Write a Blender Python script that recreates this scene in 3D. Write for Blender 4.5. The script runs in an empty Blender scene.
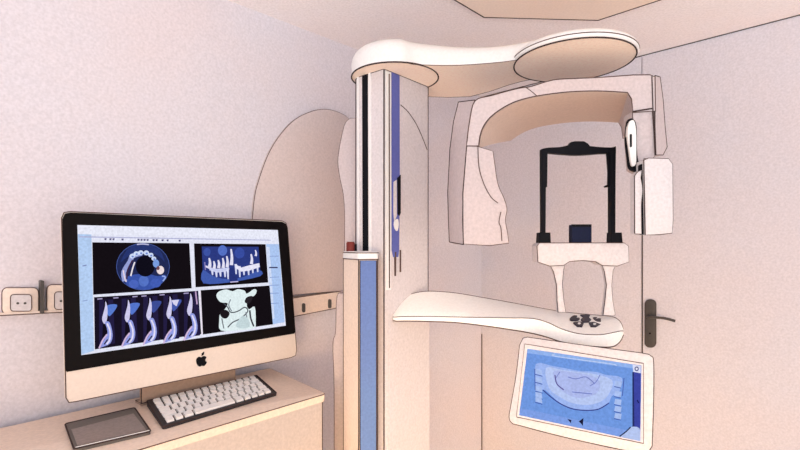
import bpy, bmesh, math, random
from mathutils import Vector
from mathutils.geometry import tessellate_polygon
random.seed(4)
C = bpy.context.scene.collection
# ---------------------------------------------------------------- frame of reference
S = 0.85            # room scale
CZ = 1.42           # eye height (m)
F = 473.0           # focal length in pixels of the 800 px wide frame
HY = 243.0          # horizon row
def V(x, Y, h): return Vector((x*S, Y*S, CZ+h*S))
def P(px, py, Y): return V((px-400)/F*Y, Y, (HY-py)/F*Y)
EYE = Vector((0, 0, CZ))
def ray(px, py): return Vector(((px-400)/F, 1, (HY-py)/F))
class Plane:
    def __init__(s, o, n): s.o = o; s.n = n.normalized()
    def hit(s, px, py, off=0.0):
        d = ray(px, py); t = (s.o-EYE).dot(s.n)/d.dot(s.n)
        return EYE+d*t+s.n*off
# ---------------------------------------------------------------- materials
def lin(c):
    c = c/255.0
    return c/12.92 if c <= .04045 else ((c+.055)/1.055)**2.4
def rgb(c): return (lin(c[0]), lin(c[1]), lin(c[2]), 1)
def mat(name, col, rough=.6, grain=.07, mottle=.0, mottle_col=None, metal=0, spec=.3, gscale=115):
    m = bpy.data.materials.new(name); m.use_nodes = True
    nt = m.node_tree; b = nt.nodes['Principled BSDF']
    b.inputs['Roughness'].default_value = rough
    b.inputs['Metallic'].default_value = metal
    b.inputs['Specular IOR Level'].default_value = spec
    tc = nt.nodes.new('ShaderNodeTexCoord')
    n = nt.nodes.new('ShaderNodeTexNoise'); n.inputs['Scale'].default_value = gscale; n.inputs['Detail'].default_value = 3
    nt.links.new(tc.outputs['Object'], n.inputs['Vector'])
    r = nt.nodes.new('ShaderNodeMapRange')
    r.inputs['From Min'].default_value = .25; r.inputs['From Max'].default_value = .75
    r.inputs['To Min'].default_value = 1-grain; r.inputs['To Max'].default_value = 1+grain
    nt.links.new(n.outputs['Fac'], r.inputs['Value'])
    src = None
    if mottle_col:
        n2 = nt.nodes.new('ShaderNodeTexNoise'); n2.inputs['Scale'].default_value = 1.7; n2.inputs['Detail'].default_value = 3
        nt.links.new(tc.outputs['Object'], n2.inputs['Vector'])
        r2 = nt.nodes.new('ShaderNodeMapRange'); r2.inputs['From Min'].default_value = .35; r2.inputs['From Max'].default_value = .68
        r2.inputs['To Max'].default_value = mottle
        nt.links.new(n2.outputs['Fac'], r2.inputs['Value'])
        mx = nt.nodes.new('ShaderNodeMix'); mx.data_type = 'RGBA'
        mx.inputs[6].default_value = rgb(col); mx.inputs[7].default_value = rgb(mottle_col)
        nt.links.new(r2.outputs[0], mx.inputs[0]); src = mx.outputs[2]
    v = nt.nodes.new('ShaderNodeMix'); v.data_type = 'RGBA'; v.blend_type = 'MULTIPLY'; v.inputs[0].default_value = 1
    if src: nt.links.new(src, v.inputs[6])
    else: v.inputs[6].default_value = rgb(col)
    nt.links.new(r.outputs[0], v.inputs[7])
    nt.links.new(v.outputs[2], b.inputs['Base Color'])
    return m
_em = {}
def emit(col, s=1.0):
    k = (tuple(col), s)
    if k in _em: return _em[k]
    m = bpy.data.materials.new('screen_light_%d_%d_%d' % tuple(col)); m.use_nodes = True
    nt = m.node_tree; nt.nodes.clear()
    e = nt.nodes.new('ShaderNodeEmission'); o = nt.nodes.new('ShaderNodeOutputMaterial')
    tc = nt.nodes.new('ShaderNodeTexCoord'); n = nt.nodes.new('ShaderNodeTexNoise'); n.inputs['Scale'].default_value = 150
    nt.links.new(tc.outputs['Object'], n.inputs['Vector'])
    r = nt.nodes.new('ShaderNodeMapRange'); r.inputs['From Min'].default_value = .25; r.inputs['From Max'].default_value = .75
    r.inputs['To Min'].default_value = .88*s; r.inputs['To Max'].default_value = 1.12*s
    nt.links.new(n.outputs['Fac'], r.inputs['Value']); nt.links.new(r.outputs[0], e.inputs['Strength'])
    e.inputs['Color'].default_value = rgb(col)
    nt.links.new(e.outputs[0], o.inputs[0]); _em[k] = m
    return m
WALL = mat('wall_paint', (216, 214, 224), .8, .10, .6, (222, 211, 215))
CEIL = mat('ceiling_paint', (246, 242, 246), .85, .10, .6, (247, 234, 232))
CEIL2 = mat('ceiling_panel_paint', (244, 228, 216), .85, .05, .6, (240, 216, 200))
DOORM = mat('door_laminate', (216, 214, 224), .8, .10, .6, (222, 211, 215))
FLOORM = mat('warm_floor', (248, 228, 202), .6)
LINE = mat('dark_seam', (66, 54, 54), .8, .02, spec=.1)
LINE2 = mat('soft_seam', (92, 74, 70), .8, .02, spec=.1)
WHITE = mat('white_enamel', (234, 233, 234), .4, .04)
PALE = mat('pale_enamel', (212, 208, 213), .55, .10, .5, (214, 200, 198))
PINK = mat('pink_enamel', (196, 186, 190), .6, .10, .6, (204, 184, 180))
PEACH = mat('peach_enamel', (234, 218, 208), .5, .08, .5, (230, 208, 192))
UNDER = mat('underside_bounce_tint', (255, 242, 230), .6, .08, .6, (255, 230, 212))  # lighter peach than the enamel above; floor bounce put into the colour
GREIGE = mat('greige_recess_shade', (206, 184, 172), .6, .08)
ARCH_SHADE = mat('arched_shadow_tint', (208, 196, 196), .8, .09, .6, (214, 192, 184))
BLACK = mat('black_plastic', (12, 12, 20), .6, .1, spec=.12)
NAVY = mat('navy_plastic', (24, 30, 56), .6, .1, spec=.1)
BLUE = mat('blue_panel', (98, 128, 184), .5, .09, .5, (88, 104, 172))
BLUE2 = mat('violet_blue_glass', (92, 100, 172), .35, .07)
RED = mat('red_button', (110, 40, 34), .5)
DGREY = mat('handle_metal', (78, 74, 72), .45, .08)
DESKM = mat('desk_laminate', (190, 180, 176), .7, .10, .5, (196, 182, 174))
ALU = mat('aluminium', (228, 216, 208), .45, .04)
ALUD = mat('aluminium_stand_shaded', (168, 142, 126), .5, .08)  # darker than the casing; shade below the screen put into the colour
BEZEL = mat('bezel_glass', (13, 9, 11), .5, .1, spec=.1)
KEYM = mat('white_keycap', (246, 244, 243), .5, .02)
KBODY = mat('keyboard_body', (46, 42, 46), .6, .1)
PADM = mat('grey_pad', (138, 130, 128), .6, .14, .6, (158, 138, 130))
PADD = mat('dark_pad', (104, 98, 94), .6, .1)
# ---------------------------------------------------------------- mesh helpers
ROOT = {}
def thing(name, loc, label, cat, group=None):
    o = bpy.data.objects.new(name, None); C.objects.link(o); o.location = loc; o.empty_display_size = .05
    o['label'] = label; o['category'] = cat
    if group: o['group'] = group
    ROOT[o] = Vector(loc); return o
def obj(name, bm, mats, parent=None, smooth=False, angle=35, label=None, origin=None):
    if not isinstance(mats, (list, tuple)): mats = [mats]
    loc = ROOT[parent] if parent else (Vector(origin) if origin else Vector((0, 0, 0)))
    bmesh.ops.recalc_face_normals(bm, faces=bm.faces[:])
    bmesh.ops.translate(bm, verts=bm.verts[:], vec=-loc)
    me = bpy.data.meshes.new(name); bm.to_mesh(me); bm.free()
    for m in mats: me.materials.append(m)
    if smooth:
        me.polygons.foreach_set('use_smooth', [True]*len(me.polygons))
        me.set_sharp_from_angle(angle=math.radians(angle))
    o = bpy.data.objects.new(name, me); C.objects.link(o)
    if parent: o.parent = parent; ROOT[o] = loc
    else: o.location = loc; ROOT[o] = loc
    if label: o['label'] = label
    return o
def struct(o): o['kind'] = 'structure'; return o
def spline(pts, n=6, closed=False):
    pts = [Vector(p) for p in pts]; out = []; N = len(pts)
    rng = N if closed else N-1
    for i in range(rng):
        g = (lambda k: pts[k % N]) if closed else (lambda k: pts[max(0, min(N-1, k))])
        a, b, c, d = g(i-1), g(i), g(i+1), g(i+2)
        for j in range(n):
            t = j/n
            out.append(.5*((2*b)+(c-a)*t+(2*a-5*b+4*c-d)*t*t+(3*b-a-3*c+d)*t**3))
    if not closed: out.append(pts[-1])
    return out
def sp2(pts, n=5, closed=False): return [(v.x, v.y) for v in spline([(p[0], p[1], 0) for p in pts], n, closed)]
def ngon(bm, pts, mi=0):
    vs = [bm.verts.new(p) for p in pts]
    tris = tessellate_polygon([[Vector(p) for p in pts]])
    for t in tris:
        try: f = bm.faces.new([vs[i] for i in t]); f.material_index = mi
        except ValueError: pass
    return vs
def loft(bm, rings, mi=0, caps=True, closed=True):
    R = [[bm.verts.new(p) for p in r] for r in rings]; n = len(R[0])
    for a, b in zip(R, R[1:]):
        for i in range(n if closed else n-1):
            j = (i+1) % n
            try: bm.faces.new((a[i], a[j], b[j], b[i])).material_index = mi
            except ValueError: pass
    if caps:
        for r in (R[0], R[-1]):
            for t in tessellate_polygon([[v.co for v in r]]):
                try: bm.faces.new([r[i] for i in t]).material_index = mi
                except ValueError: pass
    return R
def bead(bm, pts, r=.0019, closed=False, mi=1, n=5):
    pts = [Vector(p) for p in pts]; q = [pts[0]]
    for p in pts[1:]:
        if (p-q[-1]).length > 1e-5: q.append(p)
    if closed and (q[0]-q[-1]).length < 1e-5: q.pop()
    pts = q; N = len(pts)
    if N < 2: return
    rings = []; up = None
    for i in range(N):
        a = pts[(i-1) % N] if (closed or i > 0) else pts[i]
        b = pts[(i+1) % N] if (closed or i < N-1) else pts[i]
        t = (b-a).normalized()
        if up is None:
            up = t.orthogonal().normalized()
        up = (up-t*up.dot(t))
        up = up.normalized() if up.length > 1e-6 else t.orthogonal().normalized()
        s = t.cross(up)
        rings.append([pts[i]+(up*math.cos(2*math.pi*k/n)+s*math.sin(2*math.pi*k/n))*r for k in range(n)])
    if closed: rings.append(rings[0])
    R = [[bm.verts.new(p) for p in g] for g in (rings[:-1] if closed else rings)]
    m = len(R)
    for i in range(m if closed else m-1):
        A = R[i]; B = R[(i+1) % m]
        for k in range(n):
            bm.faces.new((A[k], A[(k+1) % n], B[(k+1) % n], B[k])).material_index = mi
    if not closed:
        bm.faces.new(R[0]).material_index = mi; bm.faces.new(R[-1]).material_index = mi
def prism(bm, front, back, mi=0, r=.0019, line=True, back_line=False, bev=0.0, lmi=1):
    """front, back: equal-length lists of world points; bev: rounding of the front rim."""
    front = [Vector(p) for p in front]; back = [Vector(p) for p in back]
    rings = [back]
    if bev > 0:
        c = sum(front, Vector())/len(front); N = len(front)
        ring2 = []
        depth = sum(((b-a).length for a, b in zip(front, back)))/N
        k = min(.9, bev/max(depth, 1e-4))
        mid = [a.lerp(b, k) for a, b in zip(front, back)]
        nrm = Vector()
        for i in range(N):
            nrm += (front[i]-c).cross(front[(i+1) % N]-c)
        nrm.normalize()
        for i in range(N):
            e1 = (front[i]-front[i-1]); e2 = (front[(i+1) % N]-front[i])
            e1 = e1.normalized() if e1.length > 1e-7 else Vector(); e2 = e2.normalized() if e2.length > 1e-7 else Vector()
            inn = nrm.cross(e1)+nrm.cross(e2)
            if inn.length > 1e-6: inn.normalize()
            ring2.append(inn)
        rings.append(mid)
        rings.append([m.lerp(f, .7)+i*bev*.29 for m, f, i in zip(mid, front, ring2)])
        rings.append([f+i*bev for f, i in zip(front, ring2)])
        edge = mid
    else:
        rings.append(front); edge = front
    loft(bm, rings, mi)
    if line: bead(bm, edge, r, True, lmi)
    if back_line: bead(bm, back, r, True, lmi)
def px_prism(bm, pts, Yf, Yb, **k):
    f = [P(x, y, Yf) for x, y in pts]
    b = [Vector((p.x, Yb*S, p.z)) for p in f]
    prism(bm, f, b, **k)
def box(bm, a, b, mi=0):
    x0, y0, z0 = a; x1, y1, z1 = b
    loft(bm, [[(x0, y0, z0), (x1, y0, z0), (x1, y1, z0), (x0, y1, z0)], [(x0, y0, z1), (x1, y0, z1), (x1, y1, z1), (x0, y1, z1)]], mi)
def rrect(x0, y0, x1, y1, r, n=5):
    out = []
    for cx, cy, a in ((x1-r, y0+r, -90), (x1-r, y1-r, 0), (x0+r, y1-r, 90), (x0+r, y0+r, 180)):
        for k in range(n+1):
            t = math.radians(a+90*k/n); out.append((cx+r*math.cos(t), cy+r*math.sin(t)))
    return out
def round_poly(pts, r, n=4):
    """round the corners of a 3D polygon by length r"""
    pts = [Vector(p) for p in pts]; out = []; N = len(pts)
    for i in range(N):
        p = pts[i]; a = pts[i-1]; b = pts[(i+1) % N]
        A = p+(a-p).normalized()*r; B = p+(b-p).normalized()*r
        for k in range(n+1):
            t = k/n; out.append(A*(1-t)**2+p*2*t*(1-t)+B*t*t)
    return out
# ---------------------------------------------------------------- room
CH = 1.134          # ceiling above the eye (before scale)
FZ = -CZ/S
dL = Vector((464, 473, 0)).normalized(); dR = Vector((-482, 473, 0)).normalized()
corner = V(.635, 3.676, 0); corner.z = 0
nL = Vector((dL.y, -dL.x, 0)); nR = Vector((-dR.y, dR.x, 0))
if nR.y > 0: nR = -nR
if nL.y > 0: nL = -nL
cz = CZ+CH*S
WL = Plane(corner.copy(), nL); WR = Plane(corner.copy(), nR)
L_END = corner-dL*4.3; R_END = corner-dR*3.6
def wall(name, a, b, n):
    bm = bmesh.new(); t = -n*.1
    prism(bm, [a, b, b+Vector((0, 0, cz)), a+Vector((0, 0, cz))], [a+t, b+t, b+t+Vector((0, 0, cz)), a+t+Vector((0, 0, cz))], line=False)
    return struct(obj(name, bm, WALL))
wall('wall_left', L_END, corner, nL)
# right wall has a door opening filled by a full-height flush door
pd = WR.hit(641.5, 243); pd.z = 0; d_end = pd-dR*.86
wall('wall_right', corner, pd, nR)
wall('wall_right', d_end, R_END, nR)
poly = [L_END, corner, R_END, R_END+Vector((-1.6, -1.6, 0)), L_END+Vector((1.0, -1.8, 0))]
poly = [Vector(p) for p in poly]
bm = bmesh.new(); prism(bm, poly, [p-Vector((0, 0, .1)) for p in poly], line=False); struct(obj('floor', bm, FLOORM))
bm = bmesh.new(); prism(bm, [p+Vector((0, 0, cz)) for p in poly], [p+Vector((0, 0, cz+.1)) for p in poly], line=False); struct(obj('ceiling', bm, CEIL))
# shadow gap between ceiling and right wall, and corner trim
bm = bmesh.new(); bead(bm, [corner+Vector((0, 0, cz-.002))+nR*.002, R_END+Vector((0, 0, cz-.002))+nR*.002], .0026, mi=0); struct(obj('trim_1', bm, LINE))
bm = bmesh.new(); bead(bm, [corner+Vector((0, -.004, .01)), corner+Vector((0, -.004, .82))], .003, mi=0); struct(obj('trim_2', bm, LINE2))
# door
bm = bmesh.new()
a, b = pd-dR*.004, d_end+dR*.004
prism(bm, [a+Vector((0, 0, .005)), b+Vector((0, 0, .005)), b+Vector((0, 0, cz-.004)), a+Vector((0, 0, cz-.004))],
      [a-nR*.045+Vector((0, 0, .005)), b-nR*.045+Vector((0, 0, .005)), b-nR*.045+Vector((0, 0, cz-.004)), a-nR*.045+Vector((0, 0, cz-.004))], line=False)
bead(bm, [a+nR*.001+Vector((0, 0, .005)), a+nR*.001+Vector((0, 0, cz-.2))], .0028)
door = struct(obj('door_1', bm, [DOORM, LINE], origin=pd))
bm = bmesh.new()
def wr(pts, off): return [WR.hit(x, y, off) for x, y in pts]
pl = rrect(645.6, 299.5, 656.4, 347, 4.5)
prism(bm, wr(pl, .012), wr(pl, 0), line=True, bev=.003)
plate = obj('handle_plate', bm, [DGREY, LINE], door, True)
bm = bmesh.new()
a = WR.hit(651, 316.5, .012)
rings = []
path = spline([a, a+nR*.035, WR.hit(657, 316.3, .05), WR.hit(668, 317.2, .05), WR.hit(678, 320, .046)], 5)
bead(bm, path, .0065, mi=0, n=8)
bead(bm, [a, a+nR*.012], .011, mi=0, n=10)
obj('handle_lever', bm, DGREY, plate, True)
bm = bmesh.new()
c = WR.hit(650.8, 333, .0125)
bead(bm, [c, c+nR*.003], .0045, mi=0, n=8); obj('lock_cylinder', bm, BLACK, plate, True)
# ceiling panel (cut corners)
zc = cz
def ch(px, py, dz=0):
    Y = CH*F/(HY-py); p = P(px, py, Y); p.z = zc-dz; return p
A, B = ch(484, 13), ch(598, 16)
Lp = A+(-dL)*.75; Rp = B+(-dR)*.75
q = [A, B, Rp, Rp+Vector((-.25, -.5, 0)), Lp+Vector((.25, -.5, 0)), Lp]
bm = bmesh.new()
prism(bm, [p-Vector((0, 0, .018)) for p in q], q, r=.0028, bev=0)
t = thing('ceiling_panel', (A+B)/2, 'pale peach flat panel with cut corners set on the ceiling', 'ceiling panel')
obj('flat_board', bm, [CEIL2, LINE], t)
# ---------------------------------------------------------------- wall fittings on the left wall
def wl(pts, off): return [WL.hit(x, y, off) for x, y in pts]
arc = sp2([(248, 298), (249, 250), (252, 205), (256.6, 182), (269, 150), (287, 125.5), (304.6, 114), (322, 110), (336.5, 113), (348, 121), (362, 145)], 5)+[(372, 180), (374, 288)]  # dome of shadow on the wall, its shade put into a pinkish board
t = thing('arched_wall_shadow', WL.hit(320, 290), 'large pale pink arched shadow, built as a thin board, on the wall between computer and X-ray column', 'wall shadow')
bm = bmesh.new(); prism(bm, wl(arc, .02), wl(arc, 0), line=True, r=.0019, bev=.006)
obj('flat_board', bm, [ARCH_SHADE, LINE2], t, True)
t = thing('wall_trunking', WL.hit(315, 302), 'narrow pale cable trunking strip on the wall right of the computer', 'cable trunking')
tr = [(250, 303), (295, 296.5), (338, 290.5), (339, 306), (295.5, 314.5), (250, 323)]
bm = bmesh.new(); prism(bm, wl(tr, .035), wl(tr, 0), r=.0019); obj('cover_strip', bm, [PEACH, LINE2], t)
for (x, y) in ((299, 307), (325, 303)):
    bm = bmesh.new(); s_ = rrect(x-1.6, y-4.5, x+1.6, y+4.5, 1.5)
    prism(bm, wl(s_, .038), wl(s_, .034), line=False); obj('switch', bm, DGREY, t)
t = thing('wall_trunking', WL.hit(30, 312), 'thin pale ledge strip on the wall below the two sockets at far left', 'cable trunking')
tr = [(-40, 314), (90, 308), (90, 310.5), (-40, 317.5)]
bm = bmesh.new(); prism(bm, wl(tr, .02), wl(tr, 0), r=.0017, line=False)
bead(bm, [WL.hit(-40, 317, .021), WL.hit(90, 310, .021)], .0015)
obj('cover_strip', bm, [PEACH, LINE2], t)
def socket(x0, y0, x1, y1, label):
    t = thing('wall_socket', WL.hit((x0+x1)/2, y1), label, 'socket', 'white sockets on the left wall')
    bm = bmesh.new(); s_ = rrect(x0, y0, x1, y1, 5); prism(bm, wl(s_, .018), wl(s_, 0), r=.0017, bev=.004)
    h = obj('socket_frame', bm, [PEACH, LINE2], t, True)
    bm = bmesh.new(); w = x1-x0; hh = y1-y0
    s_ = rrect(x0+w*.22, y0+hh*.25, x1-w*.2, y1-hh*.12, 3); prism(bm, wl(s_, .022), wl(s_, .017), r=.0012, bev=0)
    fp = obj('socket_face', bm, [PALE, LINE2], t)
    for k in (.42, .62):
        bm = bmesh.new(); cx, cy = x0+w*k, y0+hh*.58
        bead(bm, [WL.hit(cx, cy, .0215), WL.hit(cx, cy, .0235)], .0035, mi=0, n=8); obj('socket_hole', bm, DGREY, fp)
socket(1.5, 287.5, 37.5, 313.5, 'wide pale wall socket at the far left edge')
socket(46, 284.5, 78, 312, 'pale wall socket half hidden behind the computer screen')
bm = bmesh.new(); s_ = rrect(38.6, 280, 42.4, 313, 1.5); prism(bm, wl(s_, .03), wl(s_, 0), line=False)
t = thing('cable_clip', WL.hit(40, 313), 'thin dark vertical cable guide between the two wall sockets', 'cable guide')
obj('guide_strip', bm, DGREY, t)
# ---------------------------------------------------------------- desk
HD = -.621
def D(px, py, dz=0):
    p = P(px, py, -HD*F/(py-HY)); p.z = CZ+HD*S+dz; return p
dFR, dBR = D(325.5, 393), D(270, 368)
# front line and back line run along the wall
fl = D(135, 450); df = (dFR-fl).normalized()
dFL = dFR-df*1.9
dBL = dBR-(dBR-D(0, 428)).normalized()*1.7
top = round_poly([dFL, dFR, dBR, dBL], .012)
t = thing('desk', Vector((dFR.x, dFR.y, 0)), 'pale cream desk carrying the computer, keyboard and grey pad', 'desk')
bm = bmesh.new(); prism(bm, top, [p-Vector((0, 0, .028)) for p in top], r=.0017, bev=.003)
obj('worktop', bm, [mat('cream_worktop', (236, 216, 200), .7, .08, .5, (232, 208, 192)), LINE2], t, True)
ins = lambda p, k: p+((dFL+dFR+dBR+dBL)/4-p).normalized()*k
zt = dFR.z-.028
bm = bmesh.new()
q = [ins(p, .012) for p in (dFL, dFR, dBR, dBL)]
loft(bm, [[Vector((p.x, p.y, .0)) for p in q], [Vector((p.x, p.y, zt)) for p in q]])
p = q[1]; bead(bm, [Vector((p.x, p.y, .01)), Vector((p.x, p.y, zt))], .002)
obj('cabinet_body', bm, [DESKM, LINE], t)
# ---------------------------------------------------------------- computer
a0 = 1.56
Lb, Rb = P(63, 213, a0), P(290, 222, a0*1.445)
u = Vector((Rb.x-Lb.x, Rb.y-Lb.y, 0)).normalized(); nI = Vector((u.y, -u.x, 0))
if nI.y > 0: nI = -nI
SC = Plane(Lb.copy(), nI)
def sc(pts, off=0): return [SC.hit(x, y, off) for x, y in pts]
comp = thing('desktop_computer', D(200, 388), 'large all-in-one computer with black-bordered screen showing dental scans, on the desk', 'computer')
shell = sc([(61.5, 218), (64, 212.5), (70, 211.6), (282, 220.8), (286, 223), (287.5, 228), (296.6, 350), (295.6, 355.5), (291, 357.5), (76, 401.5), (69, 402.5), (66, 398)])
bm = bmesh.new()
bk = [p-nI*.012 for p in shell]; cc = sum(bk, Vector())/len(bk)
bk2 = [cc+(p-cc)*.55-nI*.045 for p in bk]
loft(bm, [shell, bk, bk2]); bead(bm, shell, .0016, True)
obj('casing', bm, [ALU, LINE2], comp, True)
bm = bmesh.new()
bz = sc([(62.3, 219), (64.8, 213.6), (70, 212.6), (281.5, 221.8), (285.5, 223.8), (287, 228), (295, 331), (294, 333.5), (66.5, 371.8), (65, 369)], .003)
prism(bm, bz, [p-nI*.0045 for p in bz], line=False); bez = obj('bezel', bm, BEZEL, comp)
# chin + logo
bm = bmesh.new()
cx, cy = 201.3, 360.0
body = [(0, -3.2), (1.6, -4.2), (3.9, -3.8), (5.0, -2.0), (3.9, -.3), (4.2, 1.9), (5.4, 3.2), (4.0, 6.0), (2.2, 7.3), (0.2, 6.6), (-1.9, 7.3), (-4.2, 4.9), (-5.3, 1.0), (-4.9, -2.4), (-2.6, -4.2)]
body = [(cx+x*.98, cy+y*.86-x*.13) for x, y in sp2(body, 3, True)]
leaf = [(cx+.2, cy-4.0), (cx+.4, cy-6.6), (cx+2.4, cy-8.4), (cx+2.8, cy-8.0), (cx+2.2, cy-5.4)]
for s_ in (body, leaf): prism(bm, sc(s_, .0022), sc(s_, -.001), line=False)
obj('apple_logo', bm, BLACK, comp)
# stand
def on_desk(p): return Vector((p.x, p.y, CZ+HD*S))
mL, mR = on_desk(SC.hit(148, 386)), on_desk(SC.hit(243, 368))
bm = bmesh.new()
zb = mL.z
fo = [mL-nI*.10, mR-nI*.10, mR-nI*.05, mL-nI*.05]
prism(bm, [p+Vector((0, 0, .008)) for p in fo], fo, r=.0012)
q = [mL-nI*.052, mR-nI*.052, mR-nI*.064, mL-nI*.064]
loft(bm, [[p+Vector((0, 0, .006)) for p in q], [p+Vector((0, 0, .17)) for p in q]])
bead(bm, [q[0]+Vector((0, 0, .006)), q[0]+Vector((0, 0, .17))], .002)
obj('stand', bm, [ALUD, LINE], comp)
# screen picture
class Art:
    def __init__(s, plane, base): s.bm = bmesh.new(); s.pl = plane; s.mats = []; s.k = base
    def mi(s, c):
        m = emit(c)
        if m not in s.mats: s.mats.append(m)
        return s.mats.index(m)
    def poly(s, pts, c, lift=None):
        s.k += .00006
        ngon(s.bm, [s.pl.hit(x, y, s.k) for x, y in pts], s.mi(c))
    def slab(s, pts, c, back):
        ngon(s.bm, [s.pl.hit(x, y, s.k) for x, y in pts], s.mi(c))
        loft(s.bm, [[s.pl.hit(x, y, s.k) for x, y in pts], [s.pl.hit(x, y, back) for x, y in pts]], s.mi(c), caps=False)
    def stroke(s, pts, w, c, w2=None, smooth=True):
        if smooth and len(pts) > 2: pts = sp2(pts, 4)
        w2 = w if w2 is None else w2; Lh, Rh = [], []
        n = len(pts)
        for i, (x, y) in enumerate(pts):
            x0, y0 = pts[max(0, i-1)]; x1, y1 = pts[min(n-1, i+1)]
            dx, dy = x1-x0, y1-y0; l = math.hypot(dx, dy) or 1
            t = i/(n-1); ww = (w+(w2-w)*t)/2
            Lh.append((x-dy/l*ww, y+dx/l*ww)); Rh.append((x+dy/l*ww, y-dx/l*ww))
        s.poly(Lh+Rh[::-1], c)
    def ell(s, cx, cy, rx, ry, c, n=24, rot=0):
        s.poly([(cx+rx*math.cos(2*math.pi*k/n+rot), cy+ry*math.sin(2*math.pi*k/n+rot)) for k in range(n)], c)
    def done(s, name, parent, label=None): return obj(name, s.bm, s.mats, parent, label=label)
A = Art(SC, .0034)
A.slab([(77, 225), (277.3, 230), (285.3, 325.5), (81, 355)], (228, 230, 246), .002)
A.poly([(77.4, 234), (91, 234.5), (93.6, 350.5), (81, 354.5)], (178, 204, 240))
A.poly([(77.1, 225.3), (277.2, 230.2), (277.7, 237.5), (77.4, 234)], (232, 234, 248))
A.poly([(79, 236.2), (270, 239.8), (270, 240.6), (79, 237.4)], (176, 178, 214))
A.poly([(265.6, 244), (278.3, 244.2), (284, 322), (271.5, 324.3)], (172, 198, 240))
A.poly([(266, 247), (269, 247), (274, 318), (271, 320)], (208, 220, 246))
for x in (104, 109, 112, 121, 137, 140, 143, 146, 152, 155, 161, 166, 178):
    y = 238.2+(x-104)*.02
    A.poly([(x, y), (x+2.2, y), (x+1.8, y+2), (x, y+1.7)], (92, 88, 130))
for y in (267.5,): A.stroke([(268.5, y), (277, y)], 1.3, (60, 60, 100))
for y in (256, 277, 285, 293, 303): A.stroke([(269, y+.4), (278, y)], 1.0, (150, 172, 220))
A.stroke([(82, 266), (86, 265)], 1.0, (120, 130, 180)); A.stroke([(82, 301), (87, 300)], .8, (140, 160, 210))
DK = (20, 15, 20)
# panel 1: axial slice
A.poly([(91.7, 242.3), (188.6, 243.2), (191, 288.2), (92.6, 294.6)], DK)
A.ell(142.3, 266.6, 26.8, 23.6, (70, 90, 160)); A.ell(142.3, 266.6, 26.2, 23, (34, 42, 84))
A.poly(sp2([(120, 262), (128, 248), (142, 244), (158, 249), (164, 262), (158, 256), (142, 250), (128, 256)], 3, True), (40, 54, 112))
A.poly(sp2([(124, 279), (131, 275), (140, 274), (148, 274), (157, 276), (165, 275), (160, 284), (150, 289), (138, 289), (128, 286)], 3, True), (58, 84, 168))
A.ell(143, 281, 5, 5.5, (84, 114, 196)); A.ell(133, 284, 5, 4.2, (74, 100, 188)); A.ell(155, 283, 5.4, 4.4, (66, 92, 180))
A.ell(144.5, 266, 9.5, 10.5, (16, 14, 26))
A.stroke([(124, 281), (123, 272), (129, 262), (132, 256), (141, 253)], 4.6, (150, 160, 214), 5.0)
A.stroke([(126, 279), (127, 270), (132, 260)], 1.6, (60, 40, 70))
A.stroke([(122.5, 270), (124.5, 280), (126, 281)], 1.3, (232, 214, 226))
A.stroke([(130, 276), (132, 268), (134, 262)], 1.4, (238, 230, 238))
for x, y, r in ((131.5, 256, 2.7), (135.5, 253.5, 2.6), (140, 252.6, 2.7), (145.5, 252.8, 2.8), (150, 255, 2.6), (153, 258.5, 2.4)):
    A.ell(x, y, r, r*.85, (206, 220, 248)); A.ell(x+.4, y+.6, r*.45, r*.35, (112, 136, 206))
A.ell(155.2, 263.5, 3.2, 4, (120, 156, 222)); A.ell(159.5, 270, 3.7, 4.2, (238, 222, 224)); A.ell(157.2, 268, 1.6, 2, (110, 70, 80))
A.stroke([(161, 276), (164.5, 277), (162, 281)], 1.4, (150, 170, 230)); A.stroke([(136, 244.4), (142, 244), (148, 244.6)], 1.2, (190, 190, 226))
# panel 2: panoramic teeth
A.poly([(193, 243.4), (264.6, 244.2), (267.2, 282.4), (194.6, 287.2)], DK)
A.poly([(200.8, 246.5), (257.5, 246.8), (259.6, 276), (244, 279.5), (228, 282.5), (202.2, 283.6)], (44, 58, 128))
A.poly(sp2([(202, 270), (212, 276), (226, 279), (242, 277), (258, 270), (259.3, 276), (228, 282.3), (202.3, 283)], 3, True), (66, 92, 172))
A.ell(221.5, 250.5, 4.6, 5.2, (84, 112, 196)); A.ell(238.5, 253, 5, 5.5, (56, 76, 160)); A.ell(206, 252, 3.6, 4, (60, 82, 162))
A.poly([(227.5, 268), (236, 268), (236.5, 280.5), (228.5, 281.5)], (40, 52, 120))
for x, y0, y1, w in ((208.5, 258, 267, 2.4), (213, 261, 268.5, 2.2), (217.5, 260, 268, 2.3), (222, 258, 268, 2.2), (226, 256, 267, 2.2), (230.3, 249, 265, 2.4), (250.3, 254, 264, 2.2), (254.5, 250, 256, 1.6)):
    A.stroke([(x-.4, y0), (x+.5, (y0+y1)/2), (x, y1)], w*.6, (228, 226, 246), w*1.5)
A.stroke([(204, 266), (214, 269.5), (228, 268.5)], 1.8, (226, 220, 244))
A.poly([(208, 270), (216, 272.5), (227, 271), (227.6, 267), (218, 269), (209, 268)], (200, 206, 242))
for x, y0, y1 in ((211, 270, 275), (215, 271, 277), (219, 271, 276.5), (223.5, 270, 277), (226.5, 269, 279), (234.5, 264, 274), (238.2, 266, 277), (242.4, 268, 275), (247, 266, 275), (251.2, 266, 273), (256, 264, 272)):
    A.stroke([(x, y0), (x+.5, y1)], 2.5, (214, 218, 246), 1.3)
A.poly([(234, 264), (240, 267.5), (247, 265.5), (258, 263), (258.6, 267), (248, 270.5), (240, 271.5), (234.5, 268)], (232, 230, 248))
A.stroke([(229, 282), (237, 281.4)], 1, (200, 190, 230)); A.stroke([(203.5, 262), (204.2, 270)], 1.1, (140, 130, 190))
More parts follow.
